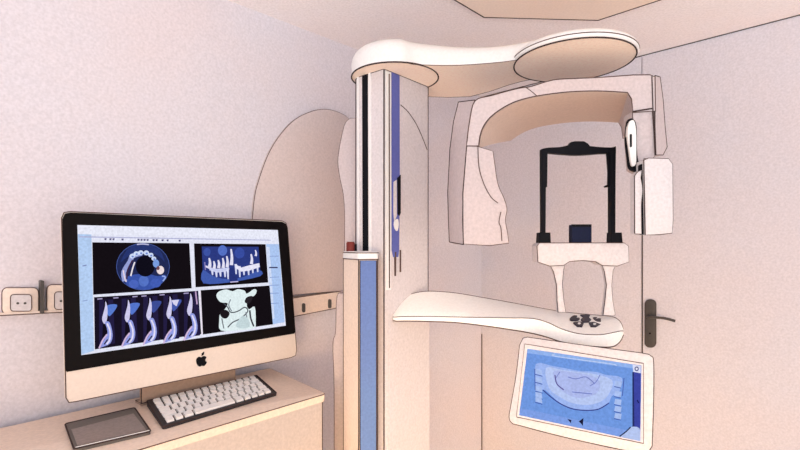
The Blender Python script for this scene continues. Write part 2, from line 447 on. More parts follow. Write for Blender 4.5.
# panel 3: five tooth profiles
A.poly([(93, 297), (197, 290.6), (200, 333.8), (93.8, 349)], (24, 18, 34))
for k, (x, y) in enumerate(((105, 306), (127.5, 304.5), (149, 302.5), (169, 301), (189.5, 298))):
    A.poly([(x-7, y-6), (x+7, y-7), (x+9, y+37), (x-7, y+39)], (36, 30, 66))
    A.poly([(x-2, y-6), (x+2, y-6), (x+3, y+34), (x-4, y+34)], (20, 15, 28))
    if k < 4:
        A.poly(sp2([(x+1.5, y-1), (x+11, y-1.5), (x+8, y+5), (x+3, y+10), (x+.8, y+5)], 3, True), ((88, 122, 206), (84, 116, 204), (60, 76, 150), (216, 212, 236))[k] if k != 3 else (70, 88, 168))
    A.poly(sp2([(x-.6, y-5), (x+1.2, y), (x+1.4, y+8), (x+.4, y+15), (x-1.8, y+17.5), (x-4, y+13), (x-2.5, y+6), (x-1, y)], 3, True), (208, 204, 238))
    A.poly(sp2([(x-1, y+16), (x+3, y+15.5), (x+5.5, y+22), (x+6.5, y+30), (x+4, y+37), (x-2, y+40), (x-6.6, y+41), (x-3, y+35), (x+1.2, y+28), (x+.8, y+22)], 3, True), (146, 156, 226))
    A.stroke([(x+1, y+17), (x+4, y+25), (x+3.6, y+33), (x+.5, y+38)], 1.7, (226, 222, 246))
    A.stroke([(x-7, y+42), (x-3.5, y+34), (x+1, y+28)], 1.6, (210, 184, 220))
    A.stroke([(x-2, y+38), (x+1.6, y+33)], 1.2, (30, 20, 50))
A.poly([(170, 300), (177.5, 299.5), (175, 306), (172, 304)], (216, 212, 240))
A.stroke([(194, 291), (195.5, 304)], 1.4, (190, 160, 200))
for x in (96, 112, 131, 140, 158, 182): A.stroke([(x, 299-(x-93)*.065), (x+5, 298.6-(x-93)*.065)], 1.1, (170, 160, 200), smooth=False)
# panel 4: skull rendering
A.poly([(199, 290), (267.8, 285.3), (271.2, 324), (200.8, 334.2)], DK)
A.poly(sp2([(215.5, 293), (219, 290.5), (225, 289.2), (231, 291), (236, 289), (243, 290.5), (245, 293.5), (252, 289), (255, 290.5), (253, 295), (247, 299), (245, 305), (247.5, 309), (253, 306.5), (254, 322), (252, 328), (236, 330), (219, 330), (217.5, 321), (218.5, 313), (223, 309), (226, 303), (219, 302), (215, 297)], 3, True), (224, 238, 240))
A.poly(sp2([(218, 311), (224, 309.5), (228, 313), (225, 318), (220, 317)], 3, True), (30, 24, 28))
A.poly(sp2([(245, 297), (251, 296), (248, 303), (243, 302)], 3, True), (40, 34, 40))
A.stroke([(222, 303), (226, 307), (229, 312), (236, 311), (243, 307), (246, 311), (239, 318), (231, 322), (226, 327)], 1.1, (70, 74, 84))
A.stroke([(230, 311), (227, 305), (229, 299)], 1.0, (120, 130, 140)); A.stroke([(248, 310), (249, 318), (252, 326)], 1.6, (60, 60, 70)); A.stroke([(244, 312), (245, 320), (242, 327)], 1, (120, 126, 138))
A.poly(sp2([(240, 316), (246, 318), (248, 326), (240, 328), (234, 325)], 3, True), (196, 214, 218)); A.stroke([(220, 318), (222, 328)], 1, (90, 96, 104))
A.poly([(197.6, 290.4), (199, 290.3), (201.2, 334), (199.6, 334.2)], (236, 226, 240))
A.done('screen', bez, 'lit screen with four dark dental scan images')
# ---------------------------------------------------------------- keyboard
kb = thing('keyboard', D(210, 405), 'white-keyed computer keyboard with a dark body on the desk under the screen', 'keyboard')
K = [D(146.5, 405.5), D(256.5, 379), D(277, 395.5), D(163, 430)]
KT = [K[0]+Vector((0, 0, .016)), K[1]+Vector((0, 0, .016)), K[2]+Vector((0, 0, .008)), K[3]+Vector((0, 0, .008))]
KT = [P(147.5, 402, K[0].y/S), P(256, 376.5, K[1].y/S), P(277, 392.5, K[2].y/S), P(163, 427, K[3].y/S)]
for p, k in zip(KT, K): p.x = k.x; p.z = k.z+(.015 if k in (K[0], K[1]) else .008)
bm = bmesh.new(); prism(bm, round_poly(KT, .01), round_poly(K, .01), r=.002)
kbod = obj('key_bed', bm, [KBODY, LINE], kb)
def kq(s, v, up):
    return (KT[0].lerp(KT[1], s)).lerp(KT[3].lerp(KT[2], s), v)+Vector((0, 0, up))
rows = [[1]*14, [1]*13+[1.5], [1.4]+[1]*12+[1.1], [1.7]+[1]*11+[1.3], [1, 1, 1.2, 5.2, 1.2, 1, 1, 1, 1]]
for r_, row in enumerate(rows):
    tot = sum(row); s = .035; v0 = .06+r_*.178; v1 = v0+.143
    for w in row:
        ds = w/tot*.93; g = .0075
        base = [kq(s+g, v0, 0), kq(s+ds-g, v0, 0), kq(s+ds-g, v1, 0), kq(s+g, v1, 0)]
        gi = g+.002
        tp = [kq(s+gi, v0+.01, .007), kq(s+ds-gi, v0+.01, .007), kq(s+ds-gi, v1-.01, .006), kq(s+gi, v1-.01, .006)]
        bm = bmesh.new(); loft(bm, [base, tp]); obj('key', bm, KEYM, kb); s += ds
# ---------------------------------------------------------------- grey pad
pad = thing('graphics_pad', D(105, 432), 'flat dark grey rectangular pad with pale front edge, left of the keyboard', 'graphics pad')
Q = [D(65, 427), D(134.5, 410.5), D(151, 434.5), D(74, 452.5)]
bm = bmesh.new(); up = Vector((0, 0, .009)); Qt = round_poly([q+up for q in Q], .008)
prism(bm, Qt, round_poly(Q, .008), r=.0022, bev=0); obj('pad_body', bm, [PADD, LINE], pad)
bm = bmesh.new()
def pq(s, v, up): return (Q[0].lerp(Q[1], s)).lerp(Q[3].lerp(Q[2], s), v)+Vector((0, 0, up))
q = [pq(.05, .3, .0094), pq(.93, .24, .0094), pq(.95, .93, .0094), pq(.05, .93, .0094)]
prism(bm, [p+Vector((0, 0, .001)) for p in q], q, line=False); obj('touch_surface', bm, PADM, pad)
bm = bmesh.new(); bead(bm, [pq(.02, .985, .010), pq(.98, .985, .010)], .0025, mi=0); obj('front_edge', bm, WHITE, pad)
# ---------------------------------------------------------------- X-ray unit
xr = thing('dental_xray_unit', Vector((-.03*S, 2.15*S, 0)), 'tall cream dental X-ray machine with column, curved overhead arm and chin rest', 'X-ray machine')
def pts3(l, h=None): return [V(x, Y, h) for x, Y in l]
# column
col_top = [(-.1935, 2.085), (-.175, 2.055), (-.0707, 1.968), (-.060, 1.972), (.1257, 2.185), (.131, 2.21), (.06, 2.32), (-.12, 2.32), (-.19, 2.2)]
bm = bmesh.new()
loft(bm, [pts3(col_top, FZ), pts3(col_top, .727)])
for x, Y, r in ((-.1945, 2.085, .002), (-.0665, 1.968, .0026), (.131, 2.21, .0022)):
    bead(bm, [V(x, Y, FZ+.01), V(x, Y, .724)], r)
# top rim line of the column
bead(bm, [V(x, Y, .7235) for x, Y in [(-.1945, 2.085), (-.175, 2.053), (-.0707, 1.966), (-.060, 1.970), (.1257, 2.183), (.133, 2.21)]], .0022)
col = obj('column', bm, [PALE, LINE], xr)
LFp = Plane(V(-.0707, 1.968, 0), (V(-.0707, 1.968, 0)-V(-.175, 2.055, 0)).cross(Vector((0, 0, 1))))
if LFp.n.y > 0: LFp.n = -LFp.n
RFp = Plane(V(-.060, 1.972, 0), (V(.1257, 2.185, 0)-V(-.060, 1.972, 0)).cross(Vector((0, 0, 1))))
if RFp.n.y > 0: RFp.n = -RFp.n
def plate_on(pl, pts, d, name, m, parent, line=False, r=.0012, b=-.002, label=None, lm=None):
    bm = bmesh.new(); prism(bm, [pl.hit(x, y, d) for x, y in pts], [pl.hit(x, y, b) for x, y in pts], line=line, r=r)
    return obj(name, bm, [m, lm or LINE], parent, label=label)
plate_on(LFp, [(362.6, 71.5), (367.8, 70.5), (368.4, 262), (363.2, 262)], .003, 'guide_slot', BLACK, col)
plate_on(LFp, [(369, 71), (371, 71), (371.6, 262), (369.6, 262)], .004, 'guide_rail', WHITE, col)
plate_on(LFp, [(357.5, 76), (359, 75), (359.5, 262), (358, 262)], .003, 'guide_rail', WHITE, col)
plate_on(RFp, [(385, 71), (390.5, 73), (390.5, 290), (385.6, 290)], .003, 'guide_rail', WHITE, col)
plate_on(RFp, [(388.0, 74), (388.9, 74), (389.2, 288), (388.3, 288)], .0045, 'rail_seam', LINE2, col)
gl = plate_on(RFp, [(391.4, 72.5), (398.8, 76), (399.0, 175), (398.4, 250), (397.5, 257), (393, 257), (391.6, 250)], .004, 'glass_strip', BLUE2, col, label='violet blue strip')
plate_on(RFp, [(396.3, 178), (399.6, 175), (399.6, 213), (398.2, 216), (396.6, 214)], .006, 'strip_insert', BLACK, gl)
plate_on(RFp, [(392.6, 182), (395.6, 180), (395.6, 216), (393.2, 222), (392.4, 212)], .006, 'strip_insert', PALE, gl)
plate_on(RFp, sp2([(393, 222), (396.5, 219), (397.5, 225), (396, 231), (393.4, 228)], 3, True), .0065, 'strip_highlight', WHITE, gl)  # white plate, a highlight on the glass put in as colour
plate_on(RFp, [(394, 252), (395.5, 252), (395.2, 276), (394.4, 276)], .0045, 'rail_seam', LINE2, col)
plate_on(RFp, [(399.6, 250), (400.3, 250), (400.3, 272), (399.6, 272)], .0045, 'rail_seam', LINE2, col)
bm = bmesh.new(); bead(bm, [RFp.hit(x, y, .001) for x, y in sp2([(400.5, 105), (408, 112), (416, 124), (422, 137), (427, 150)], 4)], .0014, mi=0)
obj('cover_crease', bm, LINE2, col)
bm = bmesh.new(); bead(bm, [RFp.hit(x, y, .001) for x, y in sp2([(397, 326), (404, 342), (411, 364), (417, 386)], 4)], .0013, mi=0)
obj('cover_crease', bm, LINE2, col)
# lower skirt panel of the column (warmer)
plate_on(RFp, [(388.5, 322), (428.5, 322), (429, 470), (388.5, 480)], .003, 'lower_panel', PALE, col, b=-.001)
# rear cover
L = sp2([(350, 118), (344, 126), (338, 157), (339.5, 176), (344, 201), (344.6, 250), (344, 290), (337, 296), (335.5, 332), (332.8, 344), (334, 387), (334, 470)], 4)
rp = [(x, y) for x, y in L]+[(362, 480), (362, 118)]
bm = bmesh.new(); px_prism(bm, rp, 2.16, 2.34, r=.0017, bev=.006); obj('rear_cover', bm, [PINK, LINE2], xr, True)
# support post with blue panel and button
pc = [P(343.5, 256, 2.02), P(358.6, 256, 1.90), P(377.6, 256, 1.925), P(372, 256, 2.06), P(350, 256, 2.10)]
zt = P(358, 259.5, 1.90).z
bm = bmesh.new()
loft(bm, [[Vector((p.x, p.y, 0)) for p in pc], [Vector((p.x, p.y, zt)) for p in pc]])
for i in (0, 1, 2): bead(bm, [Vector((pc[i].x, pc[i].y, .01)), Vector((pc[i].x, pc[i].y, zt))], .0018)
post = obj('lift_post', bm, [PEACH, LINE], xr)
bm = bmesh.new()
n_ = (pc[2]-pc[1]).cross(Vector((0, 0, 1))).normalized()
if n_.y > 0: n_ = -n_
g = [pc[1].lerp(pc[2], .06), pc[1].lerp(pc[2], .93)]
q = [Vector((g[0].x, g[0].y, .02)), Vector((g[1].x, g[1].y, .02)), Vector((g[1].x, g[1].y, zt-.004)), Vector((g[0].x, g[0].y, zt-.004))]
prism(bm, [p+n_*.003 for p in q], [p-n_*.001 for p in q], r=.0019); obj('blue_panel', bm, [BLUE, LINE], post, label='tall blue panel')
bm = bmesh.new(); c = sum(pc, Vector())/5
cap = [c+(p-c)*1.06 for p in pc]; cap = round_poly([Vector((p.x, p.y, zt)) for p in cap], .012)
prism(bm, [p+Vector((0, 0, .018*S+.012)) for p in cap], cap, r=.0019, bev=.005, back_line=True); obj('post_cap', bm, [WHITE, LINE2], post, True)
bm = bmesh.new()
b0 = P(350.6, 251, 2.0); b0.z = zt+.024
rg = lambda r, z: [b0+Vector((r*math.cos(a*math.pi/8), r*math.sin(a*math.pi/8), z)) for a in range(16)]
loft(bm, [rg(.0155, 0), rg(.0155, .032), rg(.012, .037)]); obj('button', bm, RED, post, True, label='dark red button')
bm = bmesh.new(); b0 = P(355.2, 251, 2.0); b0.z = zt+.024
loft(bm, [rg(.006, 0), rg(.006, .028)]); obj('button_guard', bm, BLACK, post)
# overhead arm
cxr, cyr, R0 = -.022, 2.076, .19
plan = []
for k in range(0, 19):
    a = math.radians(100+k*(282-100)/18)      # round left end, back to front
    plan.append((cxr+R0*math.cos(a), cyr+R0*math.sin(a)))
plan += [(.05, 1.912), (.13, 1.924), (.244, 1.924), (.362, 1.902), (.459, 1.871), (.58, 1.80), (.70, 1.78), (.76, 1.9), (.70, 2.04), (.58, 2.09), (.50, 2.16), (.347, 2.335), (.134, 2.335), (.02, 2.31)]
pl2 = sp2([(x*100, y*100) for x, y in plan], 2, True); plan = [(x/100, y/100) for x, y in pl2]
def inset(pl, d):
    out = []; N = len(pl)
    for i in range(N):
        x0, y0 = pl[i-1]; x1, y1 = pl[(i+1) % N]; dx, dy = x1-x0, y1-y0; l = math.hypot(dx, dy) or 1
        out.append((pl[i][0]-dy/l*d, pl[i][1]+dx/l*d))
    return out
def topz(x): return .838-.030*max(0, min(1, (x-.02)/.35))
bm = bmesh.new(); rings = [pts3(plan, .724)]
for d, k in ((0, .45), (.004, .62), (.014, .78), (.032, .91), (.06, .98), (.10, 1.0)):
    rings.append([V(x, Y, .724+(topz(x)-.724)*k) for x, Y in inset(plan, d)])
loft(bm, rings)
obj('overhead_arm', bm, [WHITE, LINE2], xr, True, 50)
bm = bmesh.new()
und = inset(plan, .004)
ngon(bm, pts3(und, .7225)); loft(bm, [pts3(und, .7225), pts3(und, .7245)], caps=False)
bead(bm, pts3(plan, .723), .0013, True)
circ = [V(cxr+R0*math.cos(a*math.pi/24), cyr+R0*math.sin(a*math.pi/24), .722) for a in range(48)]
bead(bm, circ, .0028, True, 2)
obj('arm_underside', bm, [UNDER, LINE2, LINE], xr)
# rotation disc
dc = (.69, 1.888); 
def ring(r, h, n=56): return [V(dc[0]+r*math.cos(2*math.pi*k/n), dc[1]+r*math.sin(2*math.pi*k/n), h) for k in range(n)]
bm = bmesh.new()
loft(bm, [ring(.232, .7235), ring(.238, .730), ring(.236, .745), ring(.222, .757), ring(.19, .768), ring(.12, .777), ring(.05, .78)])
bead(bm, ring(.2375, .736), .0016, True)
rd = obj('rotation_housing', bm, [WHITE, LINE2], xr, True, 60)
bm = bmesh.new(); loft(bm, [ring(.226, .7215), ring(.226, .7245)]); bead(bm, ring(.229, .7215), .0026, True)
obj('housing_underside', bm, [UNDER, LINE], rd)
# gantry neck
bm = bmesh.new()
nk = lambda r, h: [V(.70+r*math.cos(a*math.pi/12), 2.13+r*math.sin(a*math.pi/12)*.6, h) for a in range(24)]
loft(bm, [nk(.075, .58), nk(.06, .65), nk(.055, .722)]); obj('gantry_neck', bm, [PINK], xr, True)
# gantry arch (rotated C): front outline at Y 1.75, swept towards back right
out = sp2([(466.5, 146), (469.5, 122), (475, 101), (492, 95.5), (518, 88.5), (531, 86.5), (553, 80), (575, 78.5), (598, 77.5), (633, 75)], 4)+[(650, 74.8), (655, 77), (655.5, 111), (633, 112.5), (631.5, 99)]
inn = sp2([(627.5, 92.5), (598, 91), (568, 92), (540, 95.5), (522, 99.5), (509, 104.5), (496, 112.5), (487, 121), (481, 132), (478.5, 146)], 4)
arch = out+inn
sw = Vector((.165*S, .43*S, 0))
bm = bmesh.new(); f = [P(x, y, 1.75) for x, y in arch]
kf = lambda y: max(.04, min(1, (147-y)/32))
prism(bm, f, [p+sw*kf(y) for p, (x, y) in zip(f, arch)], r=.0018, back_line=True)
ga = obj('gantry_arch', bm, [PINK, LINE2], xr, True, 30)
# sheet on the arch's inner (lower) side, recess shade put into its colour
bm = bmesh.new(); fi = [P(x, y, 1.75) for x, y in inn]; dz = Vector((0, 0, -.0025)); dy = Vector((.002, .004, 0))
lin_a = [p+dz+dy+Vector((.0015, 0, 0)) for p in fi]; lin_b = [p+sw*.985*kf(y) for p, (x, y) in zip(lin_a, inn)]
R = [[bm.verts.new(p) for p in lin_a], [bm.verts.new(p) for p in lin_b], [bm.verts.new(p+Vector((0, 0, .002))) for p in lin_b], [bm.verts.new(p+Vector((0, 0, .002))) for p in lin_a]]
for i in range(4):
    a_, b_ = R[i], R[(i+1) % 4]
    for k in range(len(a_)-1): bm.faces.new((a_[k], a_[k+1], b_[k+1], b_[k]))
obj('arch_recess_shade', bm, [GREIGE], ga, True)
bm = bmesh.new(); bead(bm, [P(x, y, 1.749) for x, y in sp2([(526, 87.5), (531, 91), (537, 96)], 3)], .0013, mi=0); obj('arch_seam', bm, LINE2, ga)
bm = bmesh.new(); bead(bm, [P(x, y, 1.748) for x, y in ((633, 111.5), (652, 108.5))], .0024, mi=0)
bead(bm, [P(x, y, 1.748) for x, y in ((652, 76), (653, 108), (655, 155))], .0016, mi=0); obj('arch_seam', bm, LINE, ga)
# left leg of the gantry
leg = sp2([(467, 144), (480, 147), (493, 151)], 3)+sp2([(495, 165), (498, 184), (504, 198), (507, 209), (505.5, 220), (507.5, 232), (509, 243)], 4)+[(490, 245.5), (463.5, 244), (463, 193)]
bm = bmesh.new(); px_prism(bm, leg, 1.75, 2.0, r=.0019, bev=.004); gl_ = obj('gantry_leg', bm, [PINK, LINE2], xr, True)
bm = bmesh.new(); bead(bm, [P(x, y, 1.748) for x, y in sp2([(478, 147), (479, 167), (484, 184), (491, 197), (498, 203)], 4)], .0013, mi=0)
bead(bm, [P(x, y, 1.748) for x, y in sp2([(501, 212), (499, 222), (501, 228), (502, 241)], 4)], .0013, mi=0); obj('leg_crease', bm, LINE2, gl_)
# outer shells
def shell(name, A_, B_, Ya, Yb, Yback, dx):
    bm = bmesh.new(); rings = []
    for (ax, ay), (bx, by) in zip(A_, B_):
        a = P(ax, ay, Ya); b = P(bx, by, Yb)
        rings.append([a, b, Vector((b.x+dx, Yback*S, b.z)), Vector((a.x+dx*.2, Yback*S, a.z))])
    loft(bm, rings); 
    bead(bm, [r[1] for r in rings], .002); bead(bm, [r[0] for r in rings], .0018); bead(bm, rings[0][:2], .0016); bead(bm, rings[-1][:2], .0016)
    return obj(name, bm, [PINK, LINE], xr, True, 30)
shell('outer_cover', [(475, 100), (470, 122), (466.5, 149), (463, 193), (462.6, 220), (463.5, 244.5)], [(458.5, 102), (453.5, 122), (450, 149), (447.8, 193), (448.6, 222), (449.5, 242)], 1.752, 1.88, 2.1, .03)
shell('outer_cover', [(655, 75.5), (655, 100), (655, 127), (655.5, 141), (656, 155)], [(660, 77), (663, 100), (665, 127), (667, 147), (663, 155)], 1.752, 1.86, 1.90, -.01)
# tube head housing on the right
th = [(633, 111.5), (652, 108.5), (655.5, 155), (653, 158.5), (644, 158.5), (642, 171), (636, 168), (634, 140)]
bm = bmesh.new(); px_prism(bm, th, 1.755, 1.83, r=.0017, bev=.003); tube = obj('tube_housing', bm, [PINK, LINE2], xr, True)
bm = bmesh.new()
px_prism(bm, sp2([(628, 121), (633, 119), (636.5, 126), (637, 150), (639, 163), (643.5, 161), (643, 168), (636, 171.5), (630, 168), (628.3, 158), (626.3, 140)], 3, True), 1.74, 1.755, line=False)
obj('collimator_seal', bm, BLACK, tube)
bm = bmesh.new(); px_prism(bm, sp2([(629.2, 122.5), (633.8, 120.5), (636, 130), (636.3, 150), (635.8, 164), (631.8, 165), (629.4, 150), (627.6, 135)], 3, True), 1.73, 1.745, line=False)
col2 = obj('collimator_window', bm, WHITE, tube)
bm = bmesh.new(); px_prism(bm, rrect(630.2, 134, 632, 147, .8), 1.727, 1.732, line=False); obj('window_slit', bm, BLACK, tube)
# sensor block
bm = bmesh.new(); px_prism(bm, [(644.5, 160), (649, 158), (669, 158.5), (673, 164), (673.5, 220), (672.5, 233), (660, 234.5), (646, 235)], 1.68, 1.76, r=.002, bev=.004)
sb = obj('sensor_head', bm, [PALE, LINE], xr, True)
bm = bmesh.new(); px_prism(bm, sp2([(635, 176), (638, 172), (642, 170)], 3)+sp2([(641, 178), (642.8, 190), (641.5, 205), (641.8, 234)], 3)+[(635.2, 233.5)], 1.69, 1.725, r=.0018, bev=.003); obj('sensor_cover', bm, [PALE, LINE], sb, True)
bm = bmesh.new(); px_prism(bm, [(641.5, 165), (645, 160), (645.5, 235), (641.5, 234)], 1.695, 1.72, line=False); obj('sensor_gap', bm, BLACK, sb)
# lower arm with keypad
st = [ # px, y back, Yb, y crease, Yc, y bottom, Yf
 (393, 315, 2.02, 317, 1.99, 320, 1.99), (396, 308, 2.05, 317, 1.98, 321, 1.98), (402, 299, 2.08, 316.5, 1.97, 321, 1.97), (413, 293.5, 2.10, 316.5, 1.96, 321, 1.96),
 (430, 291.3, 2.10, 316.5, 1.95, 321.5, 1.945), (455, 293, 2.08, 317, 1.91, 322.5, 1.905), (482, 297.5, 2.05, 317.5, 1.87, 325.5, 1.865),
 (510, 302.5, 2.02, 318, 1.83, 329.5, 1.825), (533, 306.8, 2.0, 318.5, 1.80, 333.5, 1.795), (548, 309.5, 1.99, 322.5, 1.77, 337.5, 1.765), (562, 312, 1.98, 329, 1.745, 342, 1.74),
 (580, 313.8, 1.97, 333.8, 1.72, 345, 1.72), (600, 315.6, 1.95, 334.6, 1.715, 347, 1.72), (613, 317, 1.92, 332.5, 1.73, 346.5, 1.735), (620, 321.5, 1.86, 331, 1.76, 341.5, 1.765), (623.2, 329, 1.80, 331, 1.79, 335, 1.79)]
def interp(st, n=4):
    out = []
    for i in range(len(st)-1):
        for j in range(n):
            g = lambda k: st[max(0, min(len(st)-1, k))]
            t = j/n; row = []
            for a, b, c, d in zip(g(i-1), g(i), g(i+1), g(i+2)):
                row.append(.5*((2*b)+(c-a)*t+(2*a-5*b+4*c-d)*t*t+(3*b-a-3*c+d)*t**3))
            out.append(row)
    out.append(list(st[-1])); return out
sts = interp(st)
bm = bmesh.new(); rings = []
for px, yb, Yb, yc, Yc, yf, Yf in sts:
    B_ = P(px, yb, Yb); Cc = P(px, yc, Yc); Fb = P(px, yf, Yf)
    T = B_.lerp(Cc, .5)+Vector((0, 0, .004)); th_ = max(.006, Cc.z-Fb.z)
    rings.append([B_, B_.lerp(Cc, .25)+Vector((0, 0, .003)), T, B_.lerp(Cc, .8)+Vector((0, 0, .003)), Cc, Fb.lerp(Cc, .5)+Vector((0, -.003, 0)), Fb, Vector((B_.x, B_.y, B_.z-th_-.02))])
loft(bm, rings)
bead(bm, [r[0] for r in rings], .0017); bead(bm, [r[6] for r in rings], .002); bead(bm, [r[4] for r in rings], .0014)
larm = obj('lower_arm', bm, [mat('toplit_enamel', (252, 250, 247), .45, .05), LINE2], xr, True, 40)  # brighter than the other white enamel; missing top light put into the colour
# keypad: five dark keys
kp = Plane(P(585, 323, 1.845), (P(560, 329, 1.745)-P(562, 312, 1.98)).cross(P(600, 334.6, 1.715)-P(562, 329, 1.745)))
if kp.n.z < 0: kp.n = -kp.n
KD = mat('dark_key', (40, 36, 52), .5)
def keyp(pts, name='arrow_key'):
    bm = bmesh.new(); prism(bm, [kp.hit(x, y, .0065) for x, y in pts], [kp.hit(x, y, -.004) for x, y in pts], line=False); return obj(name, bm, KD, larm)
keyp([(580, 316.2), (590, 316.2), (588.6, 319), (591, 321.2), (588.5, 323.6), (583, 323.6), (580.6, 321), (583, 318.6)])
keyp(sp2([(569.5, 320.2), (573, 317.2), (577, 317.4), (575, 319.2), (579.5, 319.6), (577.5, 321.8), (571, 321.8)], 3, True))
keyp(sp2([(592.5, 319.4), (597, 318.8), (595.5, 320.4), (600, 320), (603.6, 323.4), (597, 323.2)], 3, True))
k1 = keyp([(573, 324), (578.5, 323.2), (583.6, 324.2), (582, 327.6), (577, 327.2)])
k2 = keyp([(588.5, 324.2), (594, 323.6), (600.5, 326), (595.5, 328.4), (590.5, 328)])
for c_ in ((579, 325.4), (594.4, 326)):
    bm = bmesh.new(); s_ = [(c_[0]+1.6*math.cos(a*math.pi/5), c_[1]+.9*math.sin(a*math.pi/5)) for a in range(10)]
    prism(bm, [kp.hit(x, y, .0078) for x, y in s_], [kp.hit(x, y, .006) for x, y in s_], line=False); obj('key_mark', bm, WHITE, larm)
# posts carrying the chin rest
for o_ in ([(549, 262), (566, 262), (563.8, 270), (562.5, 285), (564, 300), (566, 312.5), (558.5, 312.5), (557.5, 300), (557, 285), (554, 272)],
           [(601.5, 262), (618, 262), (613.5, 270), (612, 285), (613, 300), (615.5, 315.5), (603.5, 315.5), (605.5, 300), (607, 285), (605, 272)]):
    bm = bmesh.new(); px_prism(bm, o_, 1.88, 1.905, r=.0017, bev=.004); obj('support_post', bm, [PALE, LINE], xr, True, 50)
blk = [(537.5, 246), (540, 243), (625, 243), (629, 246), (629.5, 262), (618, 266), (603, 265.5), (596, 261.5), (583, 260.5), (570, 261.5), (564, 265.5), (550, 266), (538.5, 262)]
bm = bmesh.new(); px_prism(bm, blk, 1.85, 1.93, r=.0018, bev=.006); obj('chin_rest_base', bm, [PALE, LINE2], xr, True, 40)
# black head support frame
hs = None
bm = bmesh.new()
bar = sp2([(541.5, 149), (548, 147.6), (560, 147), (569, 145)], 3)+[(571, 142), (575, 141.2), (584, 141.2), (588, 143.5)]+sp2([(590, 146), (600, 147), (611, 147.4), (616, 146.2)], 3)+[(616, 153), (610, 153)]+sp2([(600, 153.4), (579, 154.8), (560, 153.8), (547, 152.6)], 3)+[(541.5, 152)]
px_prism(bm, bar, 1.88, 1.905, line=False); hs = obj('head_support', bm, BLACK, xr)
for pl_ in ([(541.4, 150), (547.6, 150), (546, 184), (545.6, 234), (541.8, 234)], [(609.4, 150), (616, 146.5), (615.6, 180), (615.4, 234), (610.6, 234), (610.4, 170)]):
    bm = bmesh.new(); px_prism(bm, pl_, 1.878, 1.903, line=False); obj('support_bar', bm, BLACK, hs)
for pl_ in ([(539.6, 232.5), (550.6, 232.5), (551, 243.5), (539, 243.5)], [(611.4, 232.5), (622, 232.5), (623, 243.5), (611, 243.5)]):
    bm = bmesh.new(); px_prism(bm, pl_, 1.868, 1.91, line=False, bev=.002); obj('bar_foot', bm, BLACK, hs)
for pl_ in ([(546, 153), (547.6, 153), (547.2, 187), (545.8, 187)], [(606.8, 153), (608.6, 153), (610, 170), (610, 187), (605, 187.5), (604.6, 186), (608, 184.5), (608.3, 172)]):
    bm = bmesh.new(); px_prism(bm, pl_, 1.885, 1.895, line=False); obj('temple_rest', bm, BLACK, hs)
bm = bmesh.new(); px_prism(bm, rrect(572, 224.6, 591.6, 244, 1), 1.875, 1.91, line=False); cr = obj('chin_rest', bm, NAVY, xr)
bm = bmesh.new(); px_prism(bm, [(571.5, 224.3), (591.8, 224.3), (591, 227), (573, 227)], 1.872, 1.875, line=False); obj('chin_pad', bm, BLACK, cr)
# ---------------------------------------------------------------- touch display under the arm
tp = [P(522, 337, 1.68), P(509, 420, 1.60), P(653, 357, 1.50)]
TP = Plane(tp[0], (tp[1]-tp[0]).cross(tp[2]-tp[0]))
if TP.n.y > 0: TP.n = -TP.n
td = thing('touch_display', TP.hit(581, 441), 'white-framed tablet display with blue jaw scan hanging below the curved arm', 'display')
def tpp(pts, off=0): return [TP.hit(x, y, off) for x, y in pts]
fr = sp2([(523, 338), (527, 337)], 2)+sp2([(580, 344.6), (620, 350), (645, 353.5), (651, 356), (653.6, 362), (653.6, 400), (652, 446)], 3)+sp2([(648, 452.5), (640, 453), (606.6, 446.5), (560, 436), (520, 425.5), (512, 423), (509, 417), (511, 404), (516, 375), (519.5, 345)], 3)
bm = bmesh.new(); prism(bm, tpp(fr, 0), tpp(fr, -.022), r=.0018, bev=.004, back_line=True)
fb = obj('display_frame', bm, [PALE, LINE], td, True, 40)
bm = bmesh.new()
fi = [(524.8, 344), (643.5, 363.5), (643.5, 443.5), (516.5, 417)]
prism(bm, tpp(fi, .0012), tpp(fi, -.002), line=True, r=.0012, lmi=1); obj('display_bezel', bm, [PALE, LINE2], fb)
A = Art(TP, .0018)
A.slab([(527.6, 348.8), (641.4, 365.6), (640.3, 441.2), (519.3, 415.2)], (112, 152, 224), .0005)
A.poly([(527.6, 348.8), (633, 364.5), (632.8, 368.5), (527, 353)], (146, 178, 236))
A.poly([(520, 408), (640.3, 433), (640.3, 441), (519.4, 415)], (128, 160, 230))
A.stroke([(555, 354), (556, 356.5), (610, 363.8), (616, 366)], .9, (190, 208, 244))
A.poly(sp2([(536, 364), (552, 366), (566, 368.5), (580, 371), (596, 372), (606, 375), (622, 378), (619, 392), (612, 396), (608, 404), (598, 409), (586, 410), (572, 408), (560, 403), (551, 395), (545, 390), (536, 387)], 3, True), (158, 182, 240))
A.poly(sp2([(546, 368), (562, 370), (578, 372), (594, 374), (612, 380), (610, 392), (602, 401), (588, 405), (572, 403), (560, 397), (549, 388)], 3, True), (184, 200, 242))
A.poly(sp2([(554, 371), (570, 372), (592, 376), (600, 383), (596, 394), (578, 398), (562, 391), (555, 381)], 3, True), (174, 186, 236))
A.stroke([(543, 390), (551, 397), (561, 404), (573, 409), (587, 410.4), (599, 409), (609, 403)], 1.1, (56, 66, 140))
A.stroke([(555, 375), (557, 384), (564, 390)], 1.1, (92, 84, 150)); A.stroke([(568, 377), (576, 379), (586, 377), (595, 384)], .9, (120, 130, 200))
A.stroke([(572, 392), (592, 394)], .9, (110, 122, 196)); A.stroke([(600, 375), (596, 382), (590, 386)], .9, (124, 134, 204)); A.stroke([(560, 372), (556, 378)], .8, (120, 130, 200))
for k, y in enumerate((369, 377, 386, 392, 397)):
    A.poly([(535.6, y), (541.6, y+1), (542.6, y+6.4), (535.6, y+4.6)], (170, 192, 240)); A.stroke([(535.5, y+5.4), (542.6, y+7.4)], .8, (66, 88, 170))
